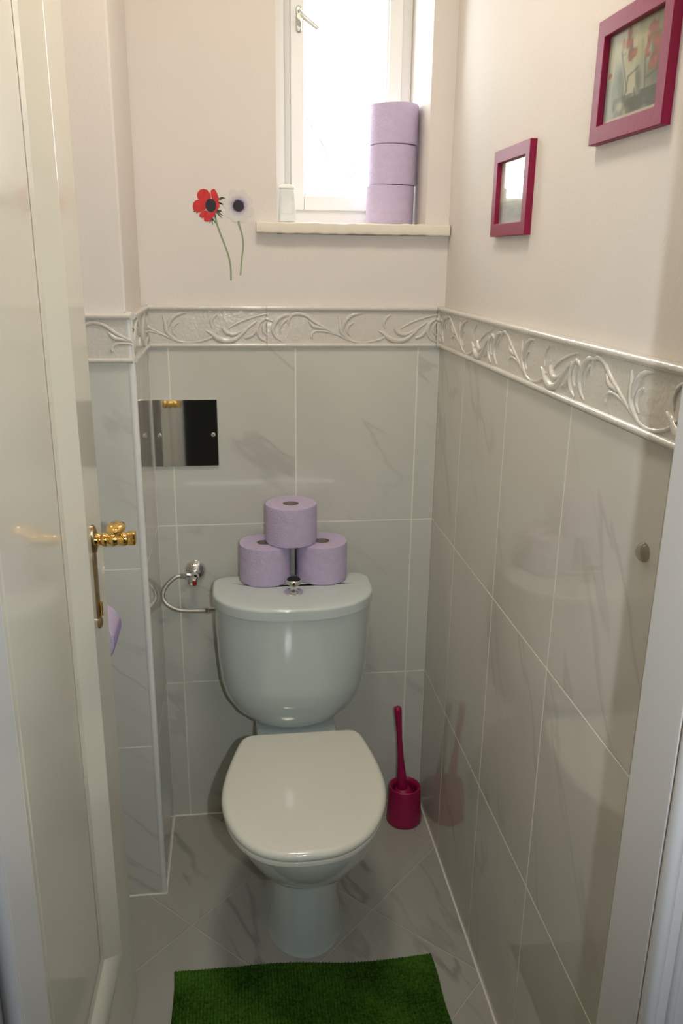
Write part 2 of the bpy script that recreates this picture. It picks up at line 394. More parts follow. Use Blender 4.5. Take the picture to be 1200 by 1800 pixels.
# ---- floor: tiles laid diagonally
def clip(poly, x0, x1, y0, y1):
    for ax, v, s in ((0, x0, 1), (0, x1, -1), (1, y0, 1), (1, y1, -1)):
        out = []
        for i in range(len(poly)):
            a, b = poly[i], poly[(i+1) % len(poly)]; da, db = s*(a[ax]-v), s*(b[ax]-v)
            if da >= 0: out.append(a)
            if (da >= 0) != (db >= 0): t = da/(da-db); out.append((a[0]+(b[0]-a[0])*t, a[1]+(b[1]-a[1])*t))
        poly = out
        if not poly: return None
    return poly
DG = .430; tiles = []
for i in range(-5, 6):
    for j in range(-8, 6):
        if (i+j) % 2: continue
        cx, cy = -.418+(i)*DG/2, -.405+(j)*DG/2; h = DG/2-.0022
        cx += 0; 
        p = clip([(cx+h, cy), (cx, cy+h), (cx-h, cy), (cx, cy-h)], XL+.002, -.002, YD-.02, -.002)
        if p and len(p) > 2: tiles.append(prism(p, -.006, lambda u, v, d: Vector((u, v, d))))
fl0 = struct(obj('floor', box(XL-.12, .02, YD-.02, .02, -.08, -.0012), 'groutd', smooth=False))
obj('floor_tiles', join(*tiles), 'floor', fl0, smooth=False)
# light bead of grout along the skirting line
obj('edge_grout', join(tube([(-.0015, YD, .001), (-.0015, -.6, .001), (-.0015, -.002, .001)], .0028, 8, 2), tube([(0, -.0015, .001), (-.35, -.0015, .001), (XP, -.0015, .001)], .0025, 8, 2),
    tube([(XP+.001, -.002, .001), (XP+.001, -.15, .001), (XP+.001, YP-.002, .001)], .003, 8, 2), tube([(XP+.004, YP-.001, .001), (-.8, YP-.001, .001), (XL, YP-.001, .001)], .0028, 8, 2)), 'grout', fl0)

# ---- doorway frame
def jamb(xf_, s):
    """s=+1: opening lies to +x of the face"""
    g = [box(min(xf_, xf_-s*.02), max(xf_, xf_-s*.02), YH-.001, YD+.001, 0, 2.05, .002)]
    x0, x1 = sorted((xf_-s*.004, xf_-s*.09))
    g.append(box(x0, x1, YH-.014, YH, 0, 2.13, .003))
    for dx, r in ((.006, .0085), (.030, .0055), (.084, .008)):
        g.append(tube([(xf_-s*dx, YH-.012, 0), (xf_-s*dx, YH-.012, 1), (xf_-s*dx, YH-.012, 2.05)], r, 12, 2))
    return join(*g)
struct(obj('trim_2', join(jamb(JL, 1), jamb(JR, -1), box(JL-.02, JR+.02, YH-.001, YD+.001, 2.05, 2.07), box(JL-.09, JR+.09, YH-.014, YH, 2.055, 2.13, .003)), 'frame'), 'white painted door frame around the doorway')

# ---- the open door
DN = Vector((.025, 1, 0)).normalized()                                    # along the leaf, hinge to free edge
DQ = Vector((-.7401, -.5825, 0)); DS = Vector((DN.y, -DN.x, 0))            # DS: out of the visible face (+x)
DW, DZ0, DZ1 = .70, .008, 2.03
def dp(s, z, o=0.): return DQ-DN*s+DS*o+Vector((0, 0, z))                 # s = distance back from the free edge
dr = struct(obj('door_1', ([], []), 'door', base=(0, 0, 0)), 'cream panelled door standing open along the left side')
def dslab(s0, s1, z0, z1, o0, o1, b=.001):
    g = box(s0, s1, o0, o1, z0, z1, b); return [dp(v.x, v.z, v.y) for v in g[0]], g[1]
ST = .128; PB = .236
bodyg = join(dslab(0, ST, DZ0, DZ1, -.038, 0, .0015), dslab(DW-ST, DW, DZ0, DZ1, -.038, 0, .0015),
             dslab(ST-.001, DW-ST+.001, DZ0, PB, -.038, 0, .0015), dslab(ST-.001, DW-ST+.001, DZ1-.12, DZ1, -.038, 0, .0015))
dtmp = obj('tmp', bodyg, 'door'); dr.data = dtmp.data; bpy.data.objects.remove(dtmp)
def ringg(s, dz, o): return [dp(ST+s, PB+dz, o), dp(DW-ST-s, PB+dz, o), dp(DW-ST-s, DZ1-.12-dz, o), dp(ST+s, DZ1-.12-dz, o)]
steps = [(-.004, -.004, -.002), (-.002, -.002, .0015), (.0, .0, .002), (.003, .003, .0012), (.048, .036, -.0205), (.051, .039, -.0225), (.058, .046, -.0225), (.064, .052, -.0205), (.08, .07, -.019)]
obj('panel_moulding', loft([ringg(*s) for s in steps], False, False), 'door', dr, angle=35)
obj('door_panel', dslab(ST+.05, DW-ST-.05, PB+.04, DZ1-.16, -.032, -.0195, 0), 'door', dr, smooth=False)
# escutcheon and handle
HS, HZ = .082, 1.052
def dlathe(prof, n, s, z): # axis out of the door
    V, F = lathe(prof, n); return [dp(s+v.x, z+v.y, v.z) for v in V], F
oval = [(math.cos(2*PI*k/28)*.0125, math.sin(2*PI*k/28)*.026) for k in range(28)]
esc = join(loft([[dp(HS+u*a, HZ+v*a, o) for u, v in oval] for a, o in ((1, 0), (1, .003), (.85, .006), (.6, .008), (.2, .009))]),
    loft([[dp(HS+.004+u*w_, HZ-.02+(-.118)*t, o) for u, o in ((-1, 0), (-1, .003), (-.5, .005), (.5, .005), (1, .003), (1, 0))] for t, w_ in ((0, .007), (.1, .0105), (.25, .0085), (.5, .009), (.75, .0085), (.88, .011), (1.0, .008))]),
    loft([[dp(HS+.006+u*.55*a, HZ-.146+v*.45*a, o) for u, v in oval] for a, o in ((1, 0), (1, .004), (.6, .007), (.2, .008))]))
eo = obj('escutcheon', esc, 'brassd', dr)
obj('keyhole_cover', dslab(HS+.001, HS+.008, HZ-.135, HZ-.110, .005, .009, .001), 'brass', eo)
ho = obj('door_handle', join(
    dlathe([(.0125, .004), (.0125, .008), (.0095, .011), (.0085, .014), (.0115, .017), (.0125, .021), (.0105, .025), (.0085, .027), (.0105, .030), (.0125, .034), (.0105, .039), (.009, .042), (.0105, .047), (.012, .052), (.010, .057)], 24, HS, HZ),
    ([dp(HS-.002+v.x, HZ+v.z, v.y) for v in box(-.0085, .0085, .056, .071, -.010, .012, .003)[0]], box(-.0085, .0085, .056, .071, -.010, .012, .003)[1]),
    tube([dp(HS, HZ+.004, .045), dp(HS+.006, HZ+.016, .045), dp(HS+.02, HZ+.028, .044), dp(HS+.05, HZ+.038, .048), dp(HS+.068, HZ+.042, .051)], [.006, .006, .0062, .0065, .006], 16, 6), sph(dp(HS+.070, HZ+.043, .052), .0150, .026, .0088)), 'brass', dr, angle=60)

# ------------------------------------------------------------------ window
YW = .25
wn = struct(obj('window_1', ([], []), 'win', base=(0, 0, 0)), 'tall narrow white window above the sill')
fr0 = .0
def ring_frame(x0, x1, z0, z1, w_, y0, y1, b, wb_=None):
    wb_ = wb_ or w_
    return join(box(x0, x0+w_, y0, y1, z0, z1, b), box(x1-w_, x1, y0, y1, z0, z1, b), box(x0+w_-.001, x1-w_+.001, y0, y1, z0, z0+wb_, b), box(x0+w_-.001, x1-w_+.001, y0, y1, z1-w_, z1, b))
tmp = obj('tmp', join(ring_frame(WX0, WX1, WZ0+.02, WZ1, .058, YW, .30, .003, .066), ring_frame(WX0, WX1, WZ0+.02, WZ1, .034, YW-.012, YW+.01, .003, .055)), 'win')
wn.data = tmp.data; bpy.data.objects.remove(tmp)
sh = obj('window_sash', join(ring_frame(-.347, -.071, 1.6185, WZ1-.04, .034, YW-.022, YW+.02, .004, .036), ring_frame(-.315, -.103, 1.650, WZ1-.07, .007, YW-.012, YW+.018, .003, .010)), 'win', wn)
obj('window_pane', box(-.312, -.106, YW+.004, YW+.008, 1.655, WZ1-.07), 'glass', wn, smooth=False)
hp = [(math.cos(2*PI*k/24)*.0072, math.sin(2*PI*k/24)*.0072+(.021 if k < 12 else -.021)) for k in range(24)]
hx, hz = -.3265, 2.0475; hy = YW-.022
hb = obj('window_handle', join(loft([[(hx+u*a, hy-o, hz+v*a) for u, v in hp] for a, o in ((1, 0), (1, .006), (.8, .009))]),
    lathe([(.0085, hy-.008), (.0085, hy-.026), (.007, hy-.030), (.0, hy-.030)], 20, (hx, 0, hz), 'Y'),
    tube([(hx, hy-.022, hz+.014), (hx+.004, hy-.026, hz+.006), (hx+.016, hy-.030, hz-.005), (hx+.044, hy-.034, hz-.026)], [.005, .0055, .0055, .005], 12, 5)), 'alu', wn)
# sill board, slightly uneven front edge
def sillrings():
    R = []
    for k in range(41):
        x = -.443+.4497*k/40; j = .0008*math.sin(k*1.7)+.0006*math.sin(k*.6+1)
        R.append([(x, .249, 1.5575), (x, TH-.001, 1.5565), (x, -.012+j, 1.5555+j), (x, -.0155+j, 1.559+j), (x, -.016+j, 1.577+j), (x, -.0125+j, 1.5805+j), (x, .02, 1.5815), (x, .249, 1.5835)])
    return R
obj('window_sill', loft(sillrings()), 'sill', wn, angle=50)

# pale bare twigs of a tree outside the pane
tg = []
random.seed(3)
def twig(p, d, l, r, dep):
    pts = [p]; q = Vector(p); dd = Vector(d)
    for k in range(4):
        dd = (dd+Vector((random.uniform(-.3, .3), random.uniform(-.1, .1), random.uniform(-.15, .3)))).normalized(); q = q+dd*l/4; pts.append(q.copy())
    tg.append(tube(pts, [r, r*.85, r*.7, r*.5, r*.25], 6, 3))
    if dep:
        for k in (1, 2, 3):
            twig(pts[k], (dd+Vector((random.uniform(-.9, .9), 0, random.uniform(-.2, .8)))).normalized(), l*.6, r*.5, dep-1)
for z_, x_ in ((1.50, .20), (1.55, .34), (1.62, .08)): twig(Vector((x_, 3.2, z_)), (-.05, 0, 1), .95, .010, 3)
tg.append(tube([(.21, 3.2, -.08), (.21, 3.2, .4), (.20, 3.2, 1.52), (.08, 3.2, 1.64)], [.03, .025, .016, .009], 10, 3)); tg.append(tube([(.21, 3.2, .5), (.27, 3.2, 1.1), (.34, 3.2, 1.57)], [.015, .01, .007], 8, 3))
struct(obj('ground', box(-3, 3, .31, 6, -.2, -.08), 'grout', smooth=False))
tag(obj('tree', join(*tg), 'twig', base=(.21, 3.2, -.08)), 'pale bare tree twigs outside, behind the window pane', 'tree')

# ------------------------------------------------------------------ ceiling lamp
cl = thing('ceiling_lamp', (-.40, -.75, 2.6), 'round white ceiling lamp above the toilet room', 'lamp')
obj('lamp_base', lathe([(.07, 0), (.07, -.03), (.06, -.035), (0, -.035)], 32, (-.40, -.75, 2.6)), 'white', cl)

# ------------------------------------------------------------------ toilet
TX = -.372
toi = thing('toilet', (TX, -.30, 0), 'white ceramic toilet with closed lid and low cistern', 'toilet')
def dsh(hw, yb, ys, yf, z, rc=.03, n=14, m=36, cx=TX):
    P = []
    rc = min(rc, hw*.8)
    for k in range(n+1):                    # back-left corner
        a = PI/2*k/n; P.append((cx-hw+rc-rc*math.cos(a), yb-rc+rc*math.sin(a), z))
    for k in range(n+1):
        a = PI/2*k/n; P.append((cx+hw-rc+rc*math.sin(a), yb-rc+rc*math.cos(a), z))
    for k in range(m+1):
        a = PI*k/m; c, s = math.cos(a), math.sin(a)
        P.append((cx+hw*math.copysign(abs(c)**.80, c), ys-(ys-yf)*abs(s)**.92, z))
    return P
tank = [(.370, .03, -.15), (.3735, .062, -.178), (.380, .088, -.192), (.395, .118, -.206), (.42, .147, -.220), (.455, .169, -.232), (.50, .181, -.241), (.57, .187, -.250), (.64, .190, -.257), (.704, .192, -.262)]
cis = obj('cistern', loft([dsh(hw, -.055, -.125 if z > .45 else -.125+(.45-z)*.1, yf, z) for z, hw, yf in tank]), 'ceram', toi, angle=70)
lidl = [(.7035, .180, -.246), (.7035, .1935, -.2655), (.7045, .1948, -.2672), (.706, .1952, -.2678), (.726, .1955, -.268), (.7295, .1948, -.2668), (.7320, .1925, -.264), (.7332, .189, -.260), (.735, .178, -.249), (.7365, .15, -.22), (.7375, .08, -.16)]
clid = obj('cistern_lid', loft([dsh(hw, -.045-max(0, .190-hw)*.5, -.125, yf, z, .035) for z, hw, yf in lidl]), 'ceram', toi, angle=60)
kx, ky = -.3735, -.172
kn = obj('flush_knob', lathe([(.0235, .7365), (.0235, .7385), (.019, .7415), (.009, .744), (.0075, .750), (.009, .755), (.0155, .759), (.0195, .763), (.0195, .767), (.017, .7705), (.0135, .7715), (.0, .7715)], 32, (kx, ky, 0)), 'chrome', toi)
obj('knob_ring', lathe([(.0165, .7706), (.0145, .7725), (.0125, .7718)], 32, (kx, ky, 0)), 'dark', kn)
# pan
def pan(z, yf, hw, yr, hwr, n=72, cx=-.370):
    P = []; L_ = yr-yf
    for k in range(n):
        a = 2*PI*k/n; c = math.cos(a); s = math.sin(a)       # c=1 rear, c=-1 front
        t = (1+c)/2; y = yf+L_*(t if t < .5 else 1-(1-t)**1.0*1.0)
        y = yf+L_*t
        e = min(hw*1.35/L_, .5)                              # where full width is reached
        if t < e: w_ = hw*math.sqrt(max(0, 1-((e-t)/e)**2))
        else:
            q = (t-e)/(1-e); q = q*q*(3-2*q); w_ = hw*(1-q)+hwr*q
            tr = (1-t)*L_
            if tr < .035: w_ *= math.sqrt(max(0, 1-((.035-tr)/.035)**2))
        P.append((cx+w_*(1 if s >= 0 else -1), y, z))
    return P
pans = [(0, -.532, .089, -.12, .085), (.012, -.530, .086, -.12, .085), (.05, -.527, .082, -.12, .08), (.12, -.523, .079, -.12, .078), (.175, -.522, .081, -.12, .08), (.196, -.525, .084, -.12, .082),
        (.203, -.540, .094, -.13, .085), (.215, -.556, .104, -.14, .09), (.24, -.588, .121, -.16, .09), (.27, -.622, .137, -.18, .095), (.30, -.648, .149, -.20, .10), (.33, -.668, .157, -.22, .11), (.36, -.683, .163, -.25, .12), (.384, -.691, .167, -.265, .13), (.392, -.690, .166, -.267, .13), (.3955, -.684, .160, -.27, .125), (.396, -.66, .14, -.29, .11)]
bowl = loft([pan(*p) for p in pans])
deck = loft([dsh(hw, -.06, -.20, yf, z, .03, cx=-.369) for z, hw, yf in ((.0, .084, -.40), (.2, .084, -.40), (.28, .088, -.34), (.34, .097, -.33), (.366, .100, -.33), (.3715, .097, -.326))])
obj('bowl', join(bowl, deck), 'ceram', toi, angle=60)
# seat and lid outline
OUT = [(-.712, 0), (-.7105, .03), (-.706, .055), (-.692, .088), (-.668, .117), (-.635, .141), (-.59, .1605), (-.54, .172), (-.49, .1745), (-.44, .170), (-.395, .1625), (-.35, .153), (-.315, .144), (-.298, .135), (-.289, .122), (-.2865, .105), (-.2865, .05), (-.2865, 0)]
def seatring(z, off, ctr=.0, yb=0):
    def pt(y, w_, s):
        x0 = -.3665-(-.288-y)*.045
        return [x0+s*w_, y]
    ps = [pt(y, w_, -1) for y, w_ in OUT]+[pt(y, w_, 1) for y, w_ in OUT[::-1][1:-1]]
    P3, _ = cr([(p[0], p[1], 0) for p in ps]+[(ps[0][0], ps[0][1], 0)], [0]*(len(ps)+1), 3); P3 = P3[:-1]
    n = len(P3); c = Vector((-.3745, -.49, 0)); R = []
    for i in range(n):
        t = (P3[(i+1) % n]-P3[i-1]); t.z = 0; t.normalize(); nrm = Vector((t.y, -t.x, 0))
        if nrm.dot(P3[i]-c) < 0: nrm = -nrm
        q = P3[i]-nrm*off; q = q.lerp(c, ctr); R.append((q.x, q.y-yb, z))
    return R
obj('toilet_seat', loft([seatring(.3975, .006), seatring(.3985, .004), seatring(.4005, .0025), seatring(.4075, .0025), seatring(.4105, .005), seatring(.4105, .03)]), 'seat', toi, angle=60)
sl = obj('seat_lid', loft([seatring(.4105, .02), seatring(.4118, .0035), seatring(.414, .0012), seatring(.418, 0), seatring(.4225, .0005), seatring(.4265, .003), seatring(.429, .007), seatring(.4302, .012), seatring(.4308, .012, .25), seatring(.4312, .012, .55), seatring(.4314, .012, .85)]), 'seat', toi, angle=60)
for hx_ in (-.43, -.31):
    obj('lid_hinge', join(lathe([(0, -.02), (.009, -.02), (.009, .02), (0, .02)], 16, (hx_, -.279, .405), 'X'), box(hx_-.008, hx_+.008, -.290, -.268, .385, .405, .002)), 'seat', toi)

# ------------------------------------------------------------------ toilet rolls
RR, RH, RC = .0625, .098, .0195
def rollgeo(R=RR, H=RH, seam=4.3, seed=0):
    rnd = random.Random(seed); V, F = [], []; n = 72
    ph = [rnd.uniform(0, 6.28) for _ in range(4)]
    prof = [(RC, .002), (RC+.004, .0006), (R*.6, .0003), (R-.004, .0002), (R-.0012, .0012), (R, .004), (R, H*.33), (R, H*.66), (R, H-.004), (R-.0012, H-.0012), (R-.004, H-.0002), (R*.6, H-.0006), (RC+.004, H-.0004), (RC, H-.002)]
    for r, h in prof:
        for i in range(n):
            a = 2*PI*i/n; f = ((a-seam) % (2*PI))/(2*PI)
            rr = r+(.0014*(1-f) + .0005*math.sin(2*a+ph[0])+.0003*math.sin(5*a+ph[1]+h*30))*((r-RC)/(R-RC))
            hh = h+(.0007*math.sin(3*a+ph[2]) if r > RC+.01 else 0)*(1 if h > H/2 else 0)
            V.append(Vector((rr*math.cos(a), rr*math.sin(a), hh)))
    m = len(prof)
    for k in range(m):
        for i in range(n): F.append([k*n+i, k*n+(i+1) % n, ((k+1) % m)*n+(i+1) % n, ((k+1) % m)*n+i])
    return V, F
def make_roll(label, group, seed=0, seam=5.6):
    t = thing('toilet_roll', (0, 0, 0), label, 'toilet paper', group)
    obj('tissue', rollgeo(seed=seed, seam=seam), 'lilac', t, angle=40)
    obj('cardboard_core', lathe([(RC+.0003, .003), (RC+.0003, RH-.003), (RC-.0008, RH-.003), (RC-.0008, .003)], 32, close=True), 'card', t)
    return t
ZL = .7375
r0 = make_roll('left lilac toilet roll of the three piled on the cistern', 'toilet rolls piled on the cistern'); r0.location = (-.4375, -.0775, ZL)
r0.rotation_euler = (0, 0, -1.2)
ra = dup(r0, (-.2965, -.0775, ZL), 'right lilac toilet roll of the three piled on the cistern', rotz=.9)
rb = dup(r0, (-.373, -.0765, ZL+RH), 'top lilac toilet roll standing on the other two above the cistern', rotz=-.35)
SW = .915; wx, wy, wz = -.1095, .125, 1.5828
names = ('bottom lilac toilet roll of the stack on the window sill', 'middle lilac toilet roll of the stack on the window sill', 'topmost lilac toilet roll of the stack on the window sill')
for k in range(3):
    rw = dup(r0, (wx+(-.002, .002, .003)[k], wy+(.0, .001, -.001)[k], wz+k*RH*SW+.0002*k), names[k], SW, (2.2, .4, 1.3)[k]); rw['group'] = 'toilet rolls stacked on the window sill'

# roll on the left-wall holder, axis along y, seen end on past the door
hc = Vector((-.8015, -.42, .768)); hr = .0505
th = thing('toilet_roll', hc, 'lilac toilet roll hanging on the left wall holder behind the door', 'toilet paper')
V, F = lathe([(RC, -.046), (hr-.003, -.047), (hr, -.044), (hr, .044), (hr-.003, .047), (RC, .046)], 56, hc, 'Y', close=True)
ti = obj('tissue', (V, F), 'lilac', th)
def sheet():
    pts = []
    for k in range(9):
        a = .25-k*.12; pts.append((hc.x+(hr+.0007)*math.cos(a), hc.z+(hr+.0007)*math.sin(a)))
    x, z = pts[-1]
    for k in range(1, 7): pts.append((x-.0032*k, z-.0060*k))
    n = len(pts); V = []
    for y in (hc.y-.046, hc.y+.046):
        for x, z in pts: V.append(Vector((x, y, z)))
        for x, z in pts: V.append(Vector((x+.0008, y, z)))
    F = []
    for i in range(n-1):
        for o, p_ in ((0, 2*n), (n, 3*n)): F.append([o+i, o+i+1, p_+i+1, p_+i])
        F.append([i, i+1, n+i+1, n+i]); F.append([2*n+i, 2*n+i+1, 3*n+i+1, 3*n+i])
    F.append([0, n, 3*n, 2*n]); F.append([n-1, 2*n-1, 4*n-1, 3*n-1]); return V, F
obj('loose_sheet', sheet(), 'lilacd', th)
obj('cardboard_core', lathe([(RC+.0003, -.045), (RC+.0003, .045), (RC-.001, .045), (RC-.001, -.045)], 32, hc, 'Y', close=True), 'card', th)
hd = thing('toilet_roll_holder', (XL, hc.y, hc.z), 'grey metal toilet roll holder on the left wall behind the door', 'toilet roll holder')
obj('holder_bar', tube([(XL+.002, hc.y+.056, hc.z+.03), (XL+.02, hc.y+.056, hc.z+.02), (hc.x-.02, hc.y+.056, hc.z+.002), (hc.x, hc.y+.056, hc.z+.0), (hc.x, hc.y+.05, hc.z), (hc.x, hc.y, hc.z), (hc.x, hc.y-.052, hc.z)], .004, 10, 4), 'alu', hd)
cv = []
for k in range(10):
    a = PI*.98-k*(PI*.62)/9; cv.append((hc.x+(hr+.006)*math.cos(a), hc.z+(hr+.006)*math.sin(a)))
cv = [(XL+.002, cv[0][1]+.03)]+cv
obj('holder_cover', loft([[(x, hc.y-.052, z), (x, hc.y+.052, z), (x+.0012*(x-hc.x)/hr, hc.y+.052, z+.0012), (x+.0012*(x-hc.x)/hr, hc.y-.052, z+.0012)] for x, z in cv]), 'alu', hd)
obj('wall_plate', box(XL, XL+.006, hc.y-.03, hc.y+.062, hc.z+.01, hc.z+.075, .002), 'alu', hd)

# ------------------------------------------------------------------ brush and holder
bx, by = -.062, -.083
bh = thing('toilet_brush_holder', (bx, by, 0), 'magenta tapered plastic toilet brush holder on the floor in the corner', 'brush holder')
obj('holder_cup', lathe([(.0, .001), (.046, .0005), (.0485, .004), (.0483, .012), (.0462, .05), (.0445, .09), (.0435, .106), (.0425, .110), (.040, .1115), (.0375, .110), (.0335, .104), (.033, .100), (.036, .05), (.040, .008), (0, .008)], 56, (bx, by, 0)), 'magenta', bh)
br = thing('toilet_brush', (bx, by, .009), 'magenta toilet brush with upright handle standing in its holder', 'toilet brush')
hbt = Vector((bx-.006, by, .095)); top = Vector((-.090, -.083, .358))
prof = [(0, .0115), (.02, .0135), (.06, .0130), (.11, .0105), (.16, .0078), (.22, .0070), (.30, .0072), (.38, .0078)]
L_ = (top-hbt).length; pts = []; rad = []
for t, r in ((0, .0150), (.07, .0140), (.17, .0128), (.30, .0100), (.45, .0078), (.62, .0074), (.80, .0085), (.93, .0100), (.975, .0098), (.995, .0070), (1.0, .0015)):
    pts.append(hbt.lerp(top, t)); rad.append(r)
obj('brush_handle', tube(pts, rad, 24, 3), 'magenta', br)
obj('splash_cap', lathe([(0, .106), (.014, .105), (.021, .0995), (.0275, .0915), (.028, .088), (.026, .086), (0, .086)], 40, (bx-.004, by, 0)), 'magenta', br)
bb = [lathe([(.004, .012), (.004, .086)], 10, (bx-.003, by, 0))]
for k in range(10):
    for j in range(22):
        a = 2*PI*j/22+k*.14; z = .018+k*.0066; bb.append(tube([(bx-.003, by, z), (bx-.003+.013*math.cos(a), by+.013*math.sin(a), z), (bx-.003+.026*math.cos(a), by+.026*math.sin(a), z-.002)], [.0009, .0009, .0006], 4, 1))
obj('bristle_head', join(*bb), 'bristle', br)

# ------------------------------------------------------------------ chrome plate, valve, hose
px0, px1, pz0, pz1 = -.6975, -.5435, 1.0107, 1.1758
pl = thing('cover_plate', (-.62, 0, pz0), 'square chrome cover plate screwed to the back wall tiles', 'cover plate')
obj('plate', box(px0, px1, -.006, 0, pz0, pz1, .002, 3), 'chrome', pl)
for sx in (px0+.014, px1-.012):
    obj('screw', lathe([(.0055, -.006), (.005, -.0078), (.003, -.0088), (0, -.009)], 20, (sx, 0, (pz0+pz1)/2-.004), 'Y'), 'chrome', pl)
vx, vz = -.6135, .7355
va = thing('stop_valve', (vx, 0, vz), 'chrome angle valve with round rosette on the back wall', 'valve')
obj('rosette', lathe([(.0275, 0), (.0275, -.003), (.021, -.012), (.0105, -.020), (.0, -.020)], 40, (vx, 0, vz), 'Y'), 'chrome', va)
obj('valve_body', join(lathe([(.0075, -.015), (.0075, -.030), (.011, -.034), (.012, -.045), (.010, -.055), (.0, -.057)], 24, (vx, 0, vz), 'Y'),
    tube([(vx+.0, -.043, vz), (vx-.012, -.043, vz+.002), (vx-.021, -.043, vz+.003)], [.0075, .0075, .0075], 16, 2)), 'chrome', va)
obj('valve_grip', join(tube([(vx-.001, -.043, vz), (vx-.001, -.053, vz-.006), (vx-.001, -.062, vz-.010)], [.009, .0115, .0095], 18, 3)), 'chrome', va)
obj('grip_cap', lathe([(.0055, -.062), (.005, -.0665), (0, -.067)], 18, (vx+.001, 0, vz-.011), 'Y'), 'red', va)
hs = thing('water_hose', (vx-.02, -.043, .65), 'braided steel water hose curving from the valve to the cistern', 'hose')
hpts = [(vx-.028, -.044, vz+.004), (vx-.045, -.045, vz+.001), (-.677, -.048, .722), (-.6915, -.053, .700), (-.688, -.06, .678), (-.668, -.07, .664), (-.64, -.08, .660), (-.605, -.09, .662), (-.578, -.097, .6655)]
obj('braided_tube', tube(hpts, .0052, 14, 8), 'chromeb', hs)
for nm, a, b in (('hose_nut', (vx-.0185, -.0435, vz+.0035), (vx-.034, -.0445, vz+.004)), ('hose_nut', (-.586, -.0955, .665), (-.5595, -.10, .667))):
    A, B = Vector(a), Vector(b); obj(nm, tube([A, A.lerp(B, .3), A.lerp(B, .35), A.lerp(B, .9), B], [.0085, .0085, .0075, .0075, .006], 6, 1), 'chrome', hs, angle=20)

# ------------------------------------------------------------------ air freshener box at the window
ax, ay = -.3705, .035
af = thing('air_freshener', (ax, ay, 1.582), 'small translucent white air freshener at the left end of the window sill', 'air freshener')
def rr(hx_, hy_, z, r, n=6):
    P = []
    for qx, qy, a0 in ((1, 1, 0), (-1, 1, PI/2), (-1, -1, PI), (1, -1, 1.5*PI)):
        for k in range(n+1): a = a0+PI/2*k/n; P.append((ax+qx*(hx_-r)+r*math.cos(a), ay+qy*(hy_-r)+r*math.sin(a), z))
    return P
obj('container', loft([rr(.0185, .013, 1.5822, .005), rr(.020, .0145, 1.584, .006), rr(.0195, .014, 1.61, .006), rr(.0175, .012, 1.652, .006), rr(.017, .0115, 1.6535, .006)]), 'frost', af)
obj('cap', loft([rr(.0172, .0117, 1.6537, .006), rr(.018, .0125, 1.6545, .006), rr(.0175, .012, 1.659, .006), rr(.013, .009, 1.663, .006), rr(.005, .004, 1.6645, .003)]), 'white', af)
obj('paper_label', box(ax-.011, ax+.010, ay-.0150, ay-.0146, 1.600, 1.640, 0), 'white', af, smooth=False)

# ------------------------------------------------------------------ wall stickers
def sk(u, v): px, py = 320+u/8.571, 300+v/8.571; return (-.5543+(px-362)*.001276, 1.6155-(py-358)*.001236)
def decal(poly, y0, y1): 
    P3, _ = cr([(a, b, 0) for a, b in poly]+[(poly[0][0], poly[0][1], 0)], [0]*(len(poly)+1), 4); poly = [(p.x, p.y) for p in P3[:-1]]
    return prism([sk(u, v) for u, v in poly], y1-y0, lambda a, b, d: Vector((a, y0+d, b)))
def band(pts, w_, y0, y1):
    P3, R3 = cr([(a, b, 0) for a, b in pts], w_, 5); l, r = [], []
    for i, p in enumerate(P3):
        t = (P3[min(i+1, len(P3)-1)]-P3[max(i-1, 0)]).normalized(); n_ = Vector((-t.y, t.x, 0))*R3[i]; l.append((p.x+n_.x, p.y+n_.y)); r.append((p.x-n_.x, p.y-n_.y))
    gs = []
    for i in range(len(l)-1): gs.append(prism([sk(*q) for q in (l[i], l[i+1], r[i+1], r[i])], y1-y0, lambda a, b, d: Vector((a, y0+d, b))))
    return join(*gs)
Y0 = TH
c1 = sk(428, 508); s1 = thing('wall_sticker', (c1[0], Y0, c1[1]), 'flat wall sticker of a red anemone on a bent green stem', 'wall sticker')
red = [[(330, 268), (270, 285), (228, 350), (245, 415), (310, 450), (370, 450), (430, 410), (425, 340), (385, 285)],
       [(440, 285), (485, 265), (520, 310), (548, 390), (545, 450), (500, 460), (455, 420), (432, 330)],
       [(250, 425), (185, 455), (155, 530), (180, 590), (240, 615), (310, 590), (370, 530), (350, 450)],
       [(350, 580), (280, 612), (250, 665), (290, 695), (340, 680), (400, 620)],
       [(390, 630), (325, 685), (320, 735), (355, 750), (410, 738), (460, 680), (500, 620), (520, 550), (450, 560)],
       [(500, 430), (545, 460), (560, 520), (530, 560), (490, 560)]]
obj('petals', join(*[decal(p, Y0-.0008-.00012*i, Y0) for i, p in enumerate(red)]), 'petalr', s1, smooth=False)
obj('flower_centre', decal([(428+82*math.cos(2*PI*k/20), 508+98*math.sin(2*PI*k/20)) for k in range(20)], Y0-.0020, Y0-.0016), 'fcent', s1, smooth=False)
lv = [[(545, 412), (600, 388), (650, 402)], [(560, 430), (600, 402), (630, 392)], [(540, 455), (590, 480), (635, 510)], [(550, 470), (580, 480), (625, 480)], [(495, 565), (555, 620), (605, 660)], [(495, 590), (540, 640), (590, 692)],
      [(500, 560), (550, 585), (600, 600)], [(540, 600), (565, 580), (590, 572)], [(440, 700), (470, 735), (500, 780)], [(445, 700), (440, 740), (445, 795)], [(430, 700), (415, 740), (402, 780)], [(495, 640), (490, 670), (490, 700)], [(190, 600), (175, 602), (165, 598)], [(225, 610), (215, 620), (208, 628)]]
obj('leaves', join(*[band(p, [9, 9, 3], Y0-.0006, Y0) for p in lv]), 'leafg', s1, smooth=False)
obj('stem', band([(487, 640), (498, 720), (520, 810), (560, 930), (630, 1120), (680, 1280), (703, 1450), (703, 1640)], [16, 15, 14, 14, 13, 13, 13, 13], Y0-.0005, Y0), 'stemg', s1, smooth=False)
